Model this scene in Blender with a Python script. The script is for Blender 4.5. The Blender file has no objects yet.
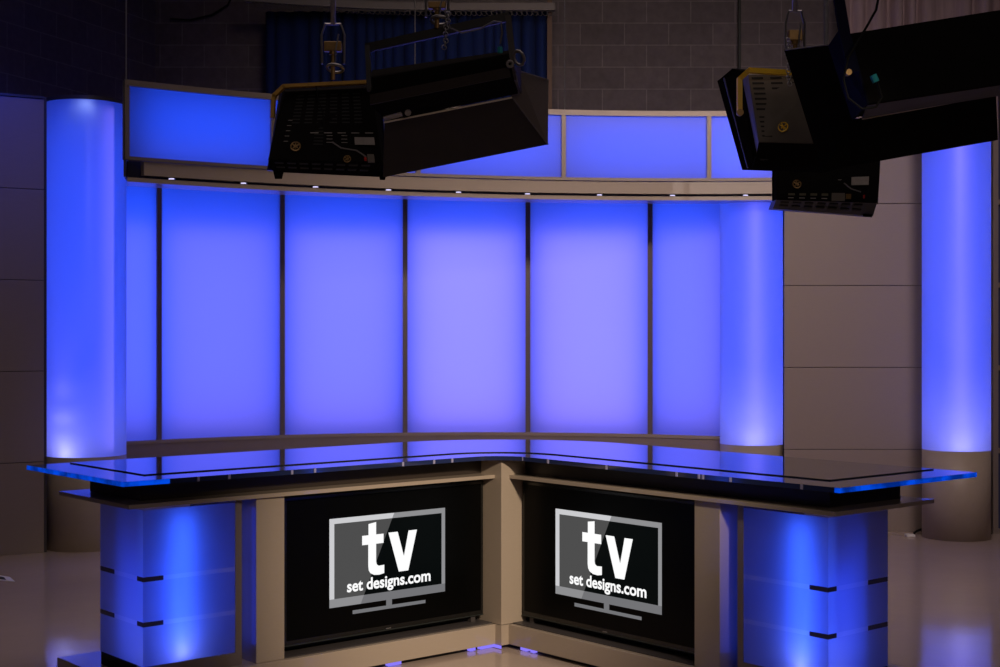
import bpy, bmesh, math, random
from mathutils import Vector, Matrix
random.seed(7)
SC = bpy.context.scene
COL = SC.collection
F, CZ, YH = 1440.0, 1.69, 333.5

# ------------------------------------------------------------------ camera, world, exposure, lights
cam_d = bpy.data.cameras.new('camera')
cam = bpy.data.objects.new('camera', cam_d); COL.objects.link(cam)
cam.location = (0, 0, CZ); cam.rotation_euler = (math.radians(90), 0, 0)
cam_d.sensor_width = 36; cam_d.lens = F * 36 / 1000.0
cam_d.clip_start = 0.05; cam_d.clip_end = 100
SC.camera = cam
SC.view_settings.view_transform = 'Standard'; SC.view_settings.look = 'None'
SC.view_settings.exposure = 0.0; SC.view_settings.gamma = 1.0
SC.view_settings.use_curve_mapping = False
W = bpy.data.worlds.new('world'); SC.world = W; W.use_nodes = True
W.node_tree.nodes['Background'].inputs[0].default_value = (0.5, 0.42, 0.5, 1)
W.node_tree.nodes['Background'].inputs[1].default_value = 0.02

def area(name, loc, target, sx, sy, power, color, spread=180):
    d = bpy.data.lights.new(name, 'AREA'); d.shape = 'RECTANGLE'; d.size = sx; d.size_y = sy
    d.energy = power; d.color = color; d.spread = math.radians(spread)
    o = bpy.data.objects.new(name, d); COL.objects.link(o); o.location = loc
    dr = Vector(target) - Vector(loc)
    o.rotation_euler = dr.to_track_quat('-Z', 'Y').to_euler(); return o
def spot(name, loc, target, power, color, angle, blend=1.0, radius=0.05):
    d = bpy.data.lights.new(name, 'SPOT'); d.energy = power; d.color = color
    d.spot_size = math.radians(angle); d.spot_blend = blend; d.shadow_soft_size = radius
    o = bpy.data.objects.new(name, d); COL.objects.link(o); o.location = loc
    dr = Vector(target) - Vector(loc)
    o.rotation_euler = dr.to_track_quat('-Z', 'Y').to_euler(); return o
def glow(name, loc, power, color, radius=0.03):
    d = bpy.data.lights.new(name, 'POINT'); d.energy = power; d.color = color; d.shadow_soft_size = radius
    o = bpy.data.objects.new(name, d); COL.objects.link(o); o.location = loc; return o
WARM = (1.0, 0.80, 0.58)
spot('key_light', (2.4, 2.0, 3.9), (-0.25, 7.5, 0.6), 1850, (1.0, 0.82, 0.60), 24, 1.0, 0.2)
area('header_wash_light', (0.6, 6.4, 5.2), (0.6, 12.2, 2.9), 2.5, 0.5, 17, (1.0, 0.80, 0.66), 60)
area('right_wall_light', (3.4, 6.2, 5.3), (3.2, 12.3, 1.6), 1.5, 0.8, 25, (1.0, 0.80, 0.76), 80)
area('overhead_fill_light', (0.0, 8.2, 5.7), (0.0, 8.2, 0.0), 7.0, 4.5, 60, (1.0, 0.80, 0.74), 110)  # added fill lamp that brightens the floor
area('front_fill_light', (2.0, -1.0, 4.2), (1.2, 8, 1.8), 3.0, 1.5, 14, (1.0, 0.80, 0.72), 120)  # added weak fill from the camera side for the hanging lamps' faces
spot('left_flat_light', (-2.9, 9.6, 4.2), (-4.0, 11.0, 3.1), 60, (0.02, 0.06, 1.0), 60, 1.0, 0.1)

# ------------------------------------------------------------------ materials
MATS = {}
def nodes_mat(name):
    m = bpy.data.materials.new(name); m.use_nodes = True
    nt = m.node_tree; return m, nt, nt.nodes['Principled BSDF']
def pmat(name, col, rough=0.5, metal=0.0, spec=0.5, noise=0.0, nscale=8.0, bump=0.0, coat=0.0, ior=None, stretch=None):
    if name in MATS: return MATS[name]
    m, nt, b = nodes_mat(name)
    b.inputs['Base Color'].default_value = (*col, 1); b.inputs['Roughness'].default_value = rough
    b.inputs['Metallic'].default_value = metal; b.inputs['Specular IOR Level'].default_value = spec
    b.inputs['Coat Weight'].default_value = coat; b.inputs['Coat Roughness'].default_value = 0.03
    if ior: b.inputs['IOR'].default_value = ior
    if noise or bump:
        tc = nt.nodes.new('ShaderNodeTexCoord'); mp = nt.nodes.new('ShaderNodeMapping')
        if stretch: mp.inputs['Scale'].default_value = stretch
        n = nt.nodes.new('ShaderNodeTexNoise'); n.inputs['Scale'].default_value = nscale; n.inputs['Detail'].default_value = 5
        nt.links.new(tc.outputs['Object'], mp.inputs[0]); nt.links.new(mp.outputs[0], n.inputs['Vector'])
        if noise:
            mx = nt.nodes.new('ShaderNodeMix'); mx.data_type = 'RGBA'
            mx.inputs[6].default_value = (*[c * (1 - noise) for c in col], 1)
            mx.inputs[7].default_value = (*[min(1, c * (1 + noise)) for c in col], 1)
            nt.links.new(n.outputs['Fac'], mx.inputs[0]); nt.links.new(mx.outputs[2], b.inputs['Base Color'])
        if bump:
            bp = nt.nodes.new('ShaderNodeBump'); bp.inputs['Strength'].default_value = bump; bp.inputs['Distance'].default_value = 0.01
            nt.links.new(n.outputs['Fac'], bp.inputs['Height']); nt.links.new(bp.outputs[0], b.inputs['Normal'])
    MATS[name] = m; return m
def emat(name, col, s):
    if name in MATS: return MATS[name]
    m, nt, b = nodes_mat(name)
    b.inputs['Base Color'].default_value = (0.0, 0.0, 0.0, 1); b.inputs['Roughness'].default_value = 0.3; b.inputs['Specular IOR Level'].default_value = 0.05
    b.inputs['Emission Color'].default_value = (*col, 1); b.inputs['Emission Strength'].default_value = s
    MATS[name] = m; return m
def frosted(name, trans, diff, gloss=0.06, rough=0.3):
    """backlit frosted acrylic: light passes and is scattered, a little gloss on the face"""
    m = bpy.data.materials.new(name); m.use_nodes = True; nt = m.node_tree
    nt.nodes.remove(nt.nodes['Principled BSDF'])
    t = nt.nodes.new('ShaderNodeBsdfTranslucent'); t.inputs[0].default_value = (*trans, 1)
    d = nt.nodes.new('ShaderNodeBsdfDiffuse'); d.inputs[0].default_value = (*diff, 1)
    n = nt.nodes.new('ShaderNodeTexNoise'); n.inputs['Scale'].default_value = 3.0
    ad = nt.nodes.new('ShaderNodeMixShader'); ad.inputs[0].default_value = 0.3
    g = nt.nodes.new('ShaderNodeBsdfGlossy'); g.inputs['Roughness'].default_value = rough
    mx = nt.nodes.new('ShaderNodeMixShader'); mx.inputs[0].default_value = gloss
    nt.links.new(t.outputs[0], ad.inputs[1]); nt.links.new(d.outputs[0], ad.inputs[2])
    nt.links.new(ad.outputs[0], mx.inputs[1]); nt.links.new(g.outputs[0], mx.inputs[2])
    nt.links.new(mx.outputs[0], nt.nodes['Material Output'].inputs[0])
    MATS[name] = m; return m
TAUPE = pmat('taupe_laminate', (0.36, 0.29, 0.235), 0.42, noise=0.06, nscale=30, stretch=(1, 1, 12), coat=0.7)
TAUPE_D = pmat('taupe_wall_laminate', (0.27, 0.215, 0.195), 0.45, noise=0.05, nscale=18, stretch=(1, 1, 6))
TRIM = pmat('bronze_metal_trim', (0.24, 0.195, 0.17), 0.35, metal=0.35)
DARKTRIM = pmat('dark_trim', (0.05, 0.043, 0.045), 0.4)
BLACKGLOSS = pmat('black_gloss', (0.006, 0.006, 0.007), 0.12, spec=0.5)
BLACKTOP = pmat('black_glass_top', (0.004, 0.004, 0.006), 0.03, spec=0.8, ior=1.75)
ACRYL = pmat('acrylic_edge', (0.02, 0.03, 0.10), 0.06, spec=0.8, ior=1.7)
BLACKLINE = pmat('black_edge', (0.002, 0.002, 0.002), 0.6)
EDGE = emat('edge_lit_blue_acrylic', (0.0, 0.09, 1.0), 0.75)
def _edge():     # edge glow and refraction patches are put into the emission as noise
    nt = EDGE.node_tree; b = nt.nodes['Principled BSDF']; tc = nt.nodes.new('ShaderNodeTexCoord'); n = nt.nodes.new('ShaderNodeTexNoise')
    n.inputs['Scale'].default_value = 9; n.inputs['Detail'].default_value = 3; nt.links.new(tc.outputs['Object'], n.inputs['Vector'])
    mr = nt.nodes.new('ShaderNodeMapRange'); mr.inputs['From Min'].default_value = 0.38; mr.inputs['From Max'].default_value = 0.62
    mr.inputs['To Min'].default_value = 0.22; mr.inputs['To Max'].default_value = 0.75
    nt.links.new(n.outputs['Fac'], mr.inputs['Value']); nt.links.new(mr.outputs[0], b.inputs['Emission Strength'])
_edge()
STAND_GLINT = pmat('standoff_glint_paint', (0.5, 0.48, 0.75), 0.3, metal=0.4)
GLINTB = emat('blue_led_glint', (0.26, 0.20, 1.0), 1.0)  # emission that stands in for led glints below the desk
PANEL = frosted('frosted_backdrop_acrylic', (0.9, 0.9, 0.95), (0.10, 0.08, 0.2))
COLM = frosted('frosted_column_acrylic', (0.9, 0.9, 0.95), (0.18, 0.15, 0.3))
BOXM = frosted('frosted_desk_acrylic', (0.85, 0.88, 0.95), (0.07, 0.055, 0.26), 0.05, 0.2)
BAND = pmat('clear_acrylic_band', (0.07, 0.07, 0.16), 0.12, spec=0.6)
TVB = pmat('tv_bezel_black', (0.006, 0.006, 0.006), 0.25)
TVS = pmat('tv_screen_black', (0.001, 0.001, 0.001), 0.35, spec=0.1)
TVL = pmat('tv_bezel_metal_line', (0.05, 0.06, 0.06), 0.3, metal=0.6)
WHITE_E = emat('screen_white', (1, 1, 1), 1.0)
LAMPB = pmat('lamp_black_paint', (0.011, 0.010, 0.010), 0.6, spec=0.0, noise=0.2, nscale=20)
LAMPG = pmat('lamp_dark_grey_paint', (0.14, 0.12, 0.095), 0.5, noise=0.15, nscale=20)
SLOT = pmat('lamp_vent_slot', (0.003, 0.003, 0.003), 0.7)
DOORM = pmat('barn_door_paint', (0.038, 0.030, 0.027), 0.65, spec=0.2, noise=0.15, nscale=12)
YELLOW = pmat('yellow_paint', (1.0, 0.62, 0.02), 0.45)
STEEL = pmat('worn_steel', (0.30, 0.29, 0.30), 0.35, metal=0.8, noise=0.3, nscale=40)
BRASSY = pmat('rusty_brass', (0.28, 0.17, 0.06), 0.45, metal=0.6, noise=0.4, nscale=60)
LABELM = pmat('label_paper', (0.35, 0.32, 0.29), 0.6, noise=0.2, nscale=60)
CYAN = pmat('cyan_plastic', (0.02, 0.30, 0.36), 0.4)
RED = pmat('red_plastic', (0.5, 0.02, 0.01), 0.4)
WHITEP = pmat('white_plastic', (0.7, 0.68, 0.68), 0.4)
DIFFUSER = pmat('lamp_diffuser', (0.5, 0.5, 0.5), 0.5)
CABLE = pmat('black_cable', (0.006, 0.006, 0.007), 0.6, spec=0.1)

def floor_mat():
    m, nt, b = nodes_mat('polished_beige_floor')
    tc = nt.nodes.new('ShaderNodeTexCoord'); n = nt.nodes.new('ShaderNodeTexNoise')
    n.inputs['Scale'].default_value = 1.6; n.inputs['Detail'].default_value = 6
    nt.links.new(tc.outputs['Object'], n.inputs['Vector'])
    mx = nt.nodes.new('ShaderNodeMix'); mx.data_type = 'RGBA'
    mx.inputs[6].default_value = (0.36, 0.285, 0.245, 1); mx.inputs[7].default_value = (0.43, 0.34, 0.29, 1)
    nt.links.new(n.outputs['Fac'], mx.inputs[0]); nt.links.new(mx.outputs[2], b.inputs['Base Color'])
    b.inputs['Roughness'].default_value = 0.10; b.inputs['Specular IOR Level'].default_value = 0.75
    n2 = nt.nodes.new('ShaderNodeTexNoise'); n2.inputs['Scale'].default_value = 5.0; n2.inputs['Detail'].default_value = 2
    nt.links.new(tc.outputs['Object'], n2.inputs['Vector'])
    bp = nt.nodes.new('ShaderNodeBump'); bp.inputs['Strength'].default_value = 0.06; bp.inputs['Distance'].default_value = 0.02
    nt.links.new(n2.outputs['Fac'], bp.inputs['Height']); nt.links.new(bp.outputs[0], b.inputs['Normal'])
    return m
def block_mat():
    m, nt, b = nodes_mat('painted_concrete_block')
    tc = nt.nodes.new('ShaderNodeTexCoord'); s = nt.nodes.new('ShaderNodeSeparateXYZ'); c = nt.nodes.new('ShaderNodeCombineXYZ')
    nt.links.new(tc.outputs['Object'], s.inputs[0]); nt.links.new(s.outputs['X'], c.inputs['X']); nt.links.new(s.outputs['Z'], c.inputs['Y'])
    br = nt.nodes.new('ShaderNodeTexBrick'); nt.links.new(c.outputs[0], br.inputs['Vector'])
    br.inputs['Scale'].default_value = 1.0; br.inputs['Brick Width'].default_value = 0.43; br.inputs['Row Height'].default_value = 0.214
    br.inputs['Mortar Size'].default_value = 0.006; br.inputs['Mortar Smooth'].default_value = 0.3
    br.inputs['Color1'].default_value = (0.095, 0.075, 0.08, 1); br.inputs['Color2'].default_value = (0.12, 0.095, 0.10, 1)
    br.inputs['Mortar'].default_value = (0.17, 0.14, 0.145, 1)
    n = nt.nodes.new('ShaderNodeTexNoise'); n.inputs['Scale'].default_value = 14; n.inputs['Detail'].default_value = 8
    nt.links.new(tc.outputs['Object'], n.inputs['Vector'])
    mx = nt.nodes.new('ShaderNodeMix'); mx.data_type = 'RGBA'; mx.blend_type = 'OVERLAY'; mx.inputs[0].default_value = 0.35
    nt.links.new(br.outputs['Color'], mx.inputs[6]); nt.links.new(n.outputs['Fac'], mx.inputs[7])
    nt.links.new(mx.outputs[2], b.inputs['Base Color']); b.inputs['Roughness'].default_value = 0.75
    bp = nt.nodes.new('ShaderNodeBump'); bp.inputs['Strength'].default_value = 0.4; bp.inputs['Distance'].default_value = 0.01
    nt.links.new(n.outputs['Fac'], bp.inputs['Height']); nt.links.new(bp.outputs[0], b.inputs['Normal'])
    return m
FLOORM = floor_mat(); BLOCKM = block_mat()
CURT_B = pmat('blue_velvet_curtain', (0.001, 0.014, 0.10), 0.9, noise=0.3, nscale=12, stretch=(3, 3, 0.3))
CURT_G = pmat('mauve_grey_curtain', (0.42, 0.31, 0.33), 0.9, noise=0.35, nscale=10, stretch=(3, 3, 0.3))

# ------------------------------------------------------------------ object helpers
def root_loc(p):
    v = Vector((0, 0, 0))
    while p is not None: v += p.location; p = p.parent
    return v
def tag(o, label, cat=None, group=None, kind=None):
    if label: o['label'] = label
    if cat: o['category'] = cat
    if group: o['group'] = group
    if kind: o['kind'] = kind
    return o
def thing(name, loc, label, cat, group=None):
    o = bpy.data.objects.new(name, None); COL.objects.link(o); o.location = loc
    o.empty_display_size = 0.1
    return tag(o, label, cat, group)
def obj(name, bm, mat, parent=None, smooth=False, label=None, recalc=True, bevel=0):
    if recalc: bmesh.ops.recalc_face_normals(bm, faces=bm.faces[:])
    rl = root_loc(parent)
    org = Vector((0, 0, 0))
    if parent is None:      # give a lone mesh its own origin at its base
        xs = [v.co for v in bm.verts]
        org = Vector((sum(v.x for v in xs) / len(xs), sum(v.y for v in xs) / len(xs), min(v.z for v in xs)))
    for v in bm.verts: v.co -= rl + org
    me = bpy.data.meshes.new(name); bm.to_mesh(me); bm.free()
    if isinstance(mat, (list, tuple)):
        for mm in mat: me.materials.append(mm)
    else: me.materials.append(mat)
    if smooth:
        for p in me.polygons: p.use_smooth = True
    o = bpy.data.objects.new(name, me); COL.objects.link(o)
    if parent: o.parent = parent
    else: o.location = org
    if label: o['label'] = label
    if bevel:
        md = o.modifiers.new('bevel', 'BEVEL'); md.width = bevel; md.segments = 2; md.limit_method = 'ANGLE'
    return o
def nb(): return bmesh.new()
def prism(bm, poly, z0, z1, mi=0):
    """poly: list of (x,y) world"""
    lo = [bm.verts.new((p[0], p[1], z0)) for p in poly]; hi = [bm.verts.new((p[0], p[1], z1)) for p in poly]
    fs = [bm.faces.new(lo[::-1]), bm.faces.new(hi)]
    n = len(poly)
    for i in range(n): fs.append(bm.faces.new((lo[i], lo[(i + 1) % n], hi[(i + 1) % n], hi[i])))
    for f in fs: f.material_index = mi
    return bm
def hexa(bm, A, B):
    """solid between quad A and quad B (lists of 3-D points in the same order)"""
    n = len(A)
    a = [bm.verts.new(p) for p in A]; b = [bm.verts.new(p) for p in B]
    bm.faces.new(a[::-1]); bm.faces.new(b)
    for i in range(n): bm.faces.new((a[i], a[(i + 1) % n], b[(i + 1) % n], b[i]))
    return bm
def wbox(bm, x0, x1, y0, y1, z0, z1): return prism(bm, [(x0, y0), (x1, y0), (x1, y1), (x0, y1)], z0, z1)
def slab(bm, Q, t):
    """quad (or polygon) of 3-D points given thickness t along its normal"""
    Q = [Vector(q) for q in Q]; nr = (Q[1] - Q[0]).cross(Q[2] - Q[0]).normalized() * t
    return hexa(bm, Q, [q + nr for q in Q])
def tube(bm, pts, r, seg=8, close_ends=True):
    pts = [Vector(p) for p in pts]; rings = []
    up0 = None
    for i, p in enumerate(pts):
        d = (pts[min(i + 1, len(pts) - 1)] - pts[max(i - 1, 0)]).normalized()
        if up0 is None: up0 = Vector((0, 0, 1)) if abs(d.z) < 0.9 else Vector((1, 0, 0))
        s = d.cross(up0).normalized(); u = s.cross(d).normalized(); up0 = u
        rr = r[i] if isinstance(r, (list, tuple)) else r
        rings.append([bm.verts.new(p + (s * math.cos(2 * math.pi * k / seg) + u * math.sin(2 * math.pi * k / seg)) * rr) for k in range(seg)])
    for i in range(len(rings) - 1):
        for k in range(seg): bm.faces.new((rings[i][k], rings[i][(k + 1) % seg], rings[i + 1][(k + 1) % seg], rings[i + 1][k]))
    if close_ends: bm.faces.new(rings[0][::-1]); bm.faces.new(rings[-1])
    return bm
def torus(bm, c, R, r, ax, seg=10, ms=6, sq=1.0):
    """a link: ring around axis ax"""
    ax = Vector(ax).normalized(); u = ax.orthogonal().normalized(); v = ax.cross(u)
    rings = []
    for i in range(seg):
        t = 2 * math.pi * i / seg; d = u * math.cos(t) + v * math.sin(t) * sq
        pc = Vector(c) + d * R; dn = d.normalized()
        rings.append([bm.verts.new(pc + (dn * math.cos(2 * math.pi * k / ms) + ax * math.sin(2 * math.pi * k / ms)) * r) for k in range(ms)])
    for i in range(seg):
        for k in range(ms): bm.faces.new((rings[i][k], rings[i][(k + 1) % ms], rings[(i + 1) % seg][(k + 1) % ms], rings[(i + 1) % seg][k]))
    return bm
def sag(a, b, drop, n=12):
    a, b = Vector(a), Vector(b)
    return [a.lerp(b, i / n) - Vector((0, 0, 4 * drop * (i / n) * (1 - i / n))) for i in range(n + 1)]
def px(x, y, Y):   # the world point seen at picture point (x,y) at distance Y
    return Vector(((x - 500) / F * Y, Y, CZ - (y - YH) / F * Y))

# ------------------------------------------------------------------ room shell
b = nb(); wbox(b, -7, 7, -2, 14.4, -0.1, 0.0); tag(obj('floor', b, FLOORM), 'polished beige studio floor', kind='structure')
b = nb(); wbox(b, -7, 7, -2, 14.4, 5.8, 5.9); tag(obj('ceiling', b, pmat('dark_ceiling', (0.02, 0.02, 0.02), 0.9)), 'dark studio ceiling', kind='structure')
b = nb(); wbox(b, -3.35, 2.33, 14.0, 14.2, 0, 5.8); tag(obj('wall_back', b, BLOCKM), 'dark painted concrete block wall behind the set', kind='structure')
b = nb(); wbox(b, 2.33, 7, 13.97, 14.2, 0, 5.8); tag(obj('wall_back_right', b, BLOCKM), 'dark concrete block wall right of the control joint', kind='structure')
# angled left block wall: local x axis runs along the wall
ang = math.atan2(math.cos(math.radians(20.5)), math.sin(math.radians(20.5)))
b = nb(); wbox(b, -9.0, 0, 0, 0.2, 0, 5.8)
me = bpy.data.meshes.new('wall_left'); bmesh.ops.recalc_face_normals(b, faces=b.faces[:]); b.to_mesh(me); b.free(); me.materials.append(BLOCKM)
wl = bpy.data.objects.new('wall_left', me); COL.objects.link(wl); wl.location = (-3.35, 14.0, 0); wl.rotation_euler = (0, 0, ang)
tag(wl, 'angled concrete block wall at the left', kind='structure')
b = nb(); wbox(b, 7.0, 7.2, -2, 14.2, 0, 5.8); tag(obj('wall_right', b, BLOCKM), 'concrete block wall at the far right', kind='structure')
b = nb(); wbox(b, -7, 7, -2.2, -2, 0, 5.8); tag(obj('wall_front', b, BLOCKM), 'concrete block wall behind the camera', kind='structure')

# ------------------------------------------------------------------ curtains and track
def curtain(name, x0, x1, y, z0, z1, mat, label, amp=0.06, wl_=0.14):
    b = nb(); n = int((x1 - x0) / wl_ * 10); rows = 6; V = []
    for j in range(rows + 1):
        z = z0 + (z1 - z0) * j / rows; row = []
        for i in range(n + 1):
            x = x0 + (x1 - x0) * i / n
            ph = 2 * math.pi * (x / wl_ + 0.35 * math.sin(x * 5.1) + 0.2 * math.sin(x * 11.3))
            a = amp * (0.75 + 0.25 * math.sin(x * 7)) * (1.05 - 0.25 * j / rows)
            row.append(b.verts.new((x + 0.012 * math.cos(ph), y + a * math.sin(ph), z)))
        V.append(row)
    for j in range(rows):
        for i in range(n): b.faces.new((V[j][i], V[j][i + 1], V[j + 1][i + 1], V[j + 1][i]))
    o = obj(name, b, mat, smooth=True); md = o.modifiers.new('t', 'SOLIDIFY'); md.thickness = 0.006
    return tag(o, label, 'curtain')
curtain('curtain', px(267, 0, 13.6).x, px(547, 0, 13.6).x, 13.6, 3.35, px(0, 12, 13.6).z, CURT_B, 'dark blue pleated curtain hanging from the curved track before the block wall', 0.05, 0.11)
curtain('curtain', px(842, 0, 13.6).x, 6.2, 13.62, 2.2, 5.3, CURT_G, 'mauve grey pleated curtain at upper right behind the large barn door lamp', 0.08, 0.2)
tr = thing('curtain_track', (px(400, 8, 13.6).x, 13.5, px(400, 8, 13.6).z), 'curved pale curtain track carrying the dark blue curtain with its row of hooks', 'curtain track')
b = nb(); pts = []
for i in range(25):
    t = i / 24; x = 245 + t * 310; yy = -2 + 9 * math.sin(min(1, t * 1.5) * math.pi / 2)
    pts.append(px(x, yy, 13.42 - 0.35 * (1 - t) ** 2))
for p in range(len(pts) - 1):
    A, B = pts[p], pts[p + 1]; h = Vector((0, 0, 0.034)); d = Vector((0, 0.03, 0))
    hexa(b, [A - h - d, A + h - d, A + h + d, A - h + d], [B - h - d, B + h - d, B + h + d, B - h + d])
obj('rail', b, pmat('track_metal', (0.12, 0.10, 0.10), 0.5, metal=0.2), tr)
pmat('hook_metal', (0.12, 0.11, 0.11), 0.5, metal=0.5)
for i in range(62):
    p = i / 61 * (len(pts) - 1); k = min(int(p), len(pts) - 2); A = pts[k].lerp(pts[k + 1], p - k)
    if A.x < px(262, 0, 13.6).x: continue
    b = nb(); torus(b, A + Vector((0, -0.02, -0.06)), 0.020, 0.004, (0.3, 1, 0), 8, 5, 1.5); obj('hook', b, MATS['hook_metal'], tr, smooth=True)
b = nb(); x = px(549.5, 0, 13.5).x; wbox(b, x - 0.022, x + 0.022, 13.48, 13.53, 0, 5.8)
tag(obj('trim_1', b, pmat('brown_trim', (0.12, 0.06, 0.035), 0.6)), 'brown vertical post at the curtain right edge', kind='structure')
b = nb(); x = px(739.5, 0, 13.95).x; wbox(b, x - 0.012, x + 0.012, 13.93, 13.972, 0, 5.8)
tag(obj('trim_2', b, BLACKLINE), 'dark control joint of the block wall', kind='structure')
b = nb(); p0 = px(170, 18, 13.9); tube(b, [px(170, 19, 13.93), px(190, 20, 13.93), px(212, 15, 13.93), px(228, 5, 13.93), px(232, -4, 13.93)], 0.01, 6)
tag(obj('cable', b, CABLE), 'thin dark cable stapled on the block wall left of the blue curtain', 'cable')

# ------------------------------------------------------------------ taupe set flats (left and right)
def flat(name, A, B, height, label, seams=(0.7, 1.4, 2.1, 2.8), t=0.06, cap=True):
    """a flat wall of stacked laminate panels from A to B (plan points)"""
    A = Vector((*A, 0)); B = Vector((*B, 0)); d = (B - A).normalized(); n = Vector((d.y, -d.x, 0))
    th = thing(name, (A + B) / 2, label, 'set wall')
    zs = [0] + list(seams) + [height]
    for k in range(len(zs) - 1):
        b = nb(); Q = [A, B, B - n * t, A - n * t]
        prism(b, [(q.x, q.y) for q in Q], zs[k] + (0.0025 if k else 0), zs[k + 1] - 0.0025)
        obj('laminate_panel', b, TAUPE_D, th, bevel=0.003)
    b = nb(); Q = [A - n * 0.012, B - n * 0.012, B - n * (t - 0.006), A - n * (t - 0.006)]; prism(b, [(q.x, q.y) for q in Q], 0.005, height - 0.01)
    obj('backing', b, pmat('seam_brown', (0.05, 0.035, 0.03), 0.7), th)
    return th, d, n
L0 = (-5.6, 9.87); L1 = (px(44, 0, 11.12).x, 11.12)
fl, d, n = flat('set_wall', L0, L1, 3.5, 'taupe laminate set wall at the far left beside the wide blue column')
b = nb(); e = Vector((*L1, 0)); Q = [e, e + d * 0.02, e + d * 0.02 - n * 0.08, e - n * 0.08]; prism(b, [(q.x, q.y) for q in Q], 0, 3.52); obj('edge_trim', b, DARKTRIM, fl)
b = nb(); Q = [Vector((*L0, 0)) + n * 0.01, e + n * 0.01, e - n * 0.08, Vector((*L0, 0)) - n * 0.08]; prism(b, [(q.x, q.y) for q in Q], 3.502, 3.52); obj('top_trim', b, DARKTRIM, fl)
fr, d, n = flat('set_wall', (2.428, 12.3), (4.12, 12.3), 3.5, 'taupe laminate set wall between the two narrow blue columns at the right')

# gridded divider right of the rightmost column
gx0 = px(991, 0, 12.2).x
gd = thing('grid_divider', (gx0 + 0.5, 12.2, 0), 'taupe framed divider with stacked dark panes at the right edge', 'divider')
for xx in (gx0, gx0 + 0.55, gx0 + 1.1):
    b = nb(); wbox(b, xx, xx + 0.045, 12.15, 12.25, 0, 3.5); obj('upright', b, TRIM, gd)
for z in (0.02, 0.70, 1.40, 2.10, 2.80, 3.46):
    for k in range(2):
        b = nb(); wbox(b, gx0 + 0.045 + k * 0.55, gx0 + 0.55 + k * 0.55, 12.15, 12.25, z - 0.02, z + 0.02); obj('crossbar', b, TRIM, gd)
ZB = (0.04, 0.68, 0.72, 1.38, 1.42, 2.08, 2.12, 2.78, 2.82, 3.44)
for j in range(5):
    for k in range(2):
        b = nb(); wbox(b, gx0 + 0.045 + k * 0.55, gx0 + 0.55 + k * 0.55, 12.19, 12.21, ZB[2 * j], ZB[2 * j + 1])
        obj('pane', b, pmat('dark_blue_pane', (0.03, 0.035, 0.10), 0.3), gd)

# ------------------------------------------------------------------ lit columns
BLUE = (0.012, 0.075, 1.0); LAV = (0.42, 0.29, 1.0)
def column(cx, cy, r, label, z0=0.73, z1=3.5, hot=-0.25, fill=9.5, streak=0.1):
    t = thing('light_column', (cx, cy, 0), label, 'column', 'blue lit columns')
    b = nb(); seg = 64
    def ring(rr, z): return [(cx + rr * math.cos(2 * math.pi * k / seg), cy + rr * math.sin(2 * math.pi * k / seg), z) for k in range(seg)]
    def shell(bm, ra, za, rb, zb):
        A = [bm.verts.new(p) for p in ring(ra, za)]; B = [bm.verts.new(p) for p in ring(rb, zb)]
        for k in range(seg): bm.faces.new((A[k], A[(k + 1) % seg], B[(k + 1) % seg], B[k]))
        return A, B
    b = nb(); shell(b, r, z0, r, z1); obj('lit_shaft', b, COLM, t, smooth=True, label='frosted acrylic shaft glowing blue')
    b = nb(); prism(b, [p[:2] for p in ring(r, 0)], 0, z0); o = obj('base', b, pmat('taupe_drum_laminate', (0.34, 0.275, 0.225), 0.45, noise=0.05, nscale=20), t, label='taupe laminate base drum')
    for p in o.data.polygons: p.use_smooth = len(p.vertices) == 4
    b = nb(); prism(b, [p[:2] for p in ring(r + 0.012, 0)], z1, z1 + 0.03); obj('top_cap', b, DARKTRIM, t)
    dv = Vector((0 - cx, 0 - cy, 0)).normalized(); s = Vector((dv.y, -dv.x, 0)) * -1
    c = Vector((cx, cy, 0))
    # tall tube light inside, a bottom uplight with added points that stretch its hot spot and a small lamp at the top
    area('column_tube_light', c - dv * 0.10 + Vector((0, 0, (z0 + z1) / 2)), c + dv + Vector((0, 0, (z0 + z1) / 2)), 0.16, z1 - z0 - 0.1, fill, BLUE)
    p = c + dv * (r - 0.14) + s * (hot * r) + Vector((0, 0, z0 + 0.04))
    q = c + dv * (r - 0.10) + s * (hot * r) + Vector((0, 0, z0 + 0.03)); glow('column_hotspot_light', q, 0.34, (0.45, 0.45, 1.0), 0.02)
    q = c + dv * (r - 0.13) + s * (hot * r) + Vector((0, 0, z0 + 0.12)); glow('column_hotspot_light', q, 0.42, (0.34, 0.34, 1.0), 0.03)
    q = c + dv * (r - 0.13) + s * (hot * r) + Vector((0, 0, z0 + 0.30)); glow('column_hotspot_light', q, 0.36, (0.30, 0.28, 1.0), 0.03)
    q = c + dv * (r - 0.13) + s * (hot * r) + Vector((0, 0, z0 + 0.52)); glow('column_hotspot_light', q, 0.20, (0.25, 0.22, 1.0), 0.03)
    q = c + dv * (r - 0.09) + s * (streak * r) + Vector((0, 0, (z0 + z1) / 2)); area('column_streak_light', q, q + dv, 0.05 if r < 0.3 else 0.10, z1 - z0 - 0.1, 0.8 if r < 0.3 else 0.55, (0.30, 0.22, 1.0))  # added lamp that imitates the vertical streak on the shaft
    spot('column_beam', c + dv * (r - 0.20) + s * (hot * r) + Vector((0, 0, z0 + 0.02)), c + dv * (r + 0.02) + s * (hot * r) + Vector((0, 0, 3.2)), 26.0, (0.24, 0.20, 1.0), 26, 1.0, 0.03)
    return t
c1 = (px(86, 0, 11.42).x, 11.42)
column(*c1, 0.311, 'wide blue lit column at the far left, beside the curved backdrop', hot=-0.38, fill=9.0, streak=0.5)
spot('column_top_light', (c1[0] + 0.07, c1[1] - 0.22, 3.485), (c1[0] + 0.09, c1[1] - 0.5, 3.3), 0.35, (0.4, 0.55, 1.0), 150, 1, 0.04)
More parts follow.
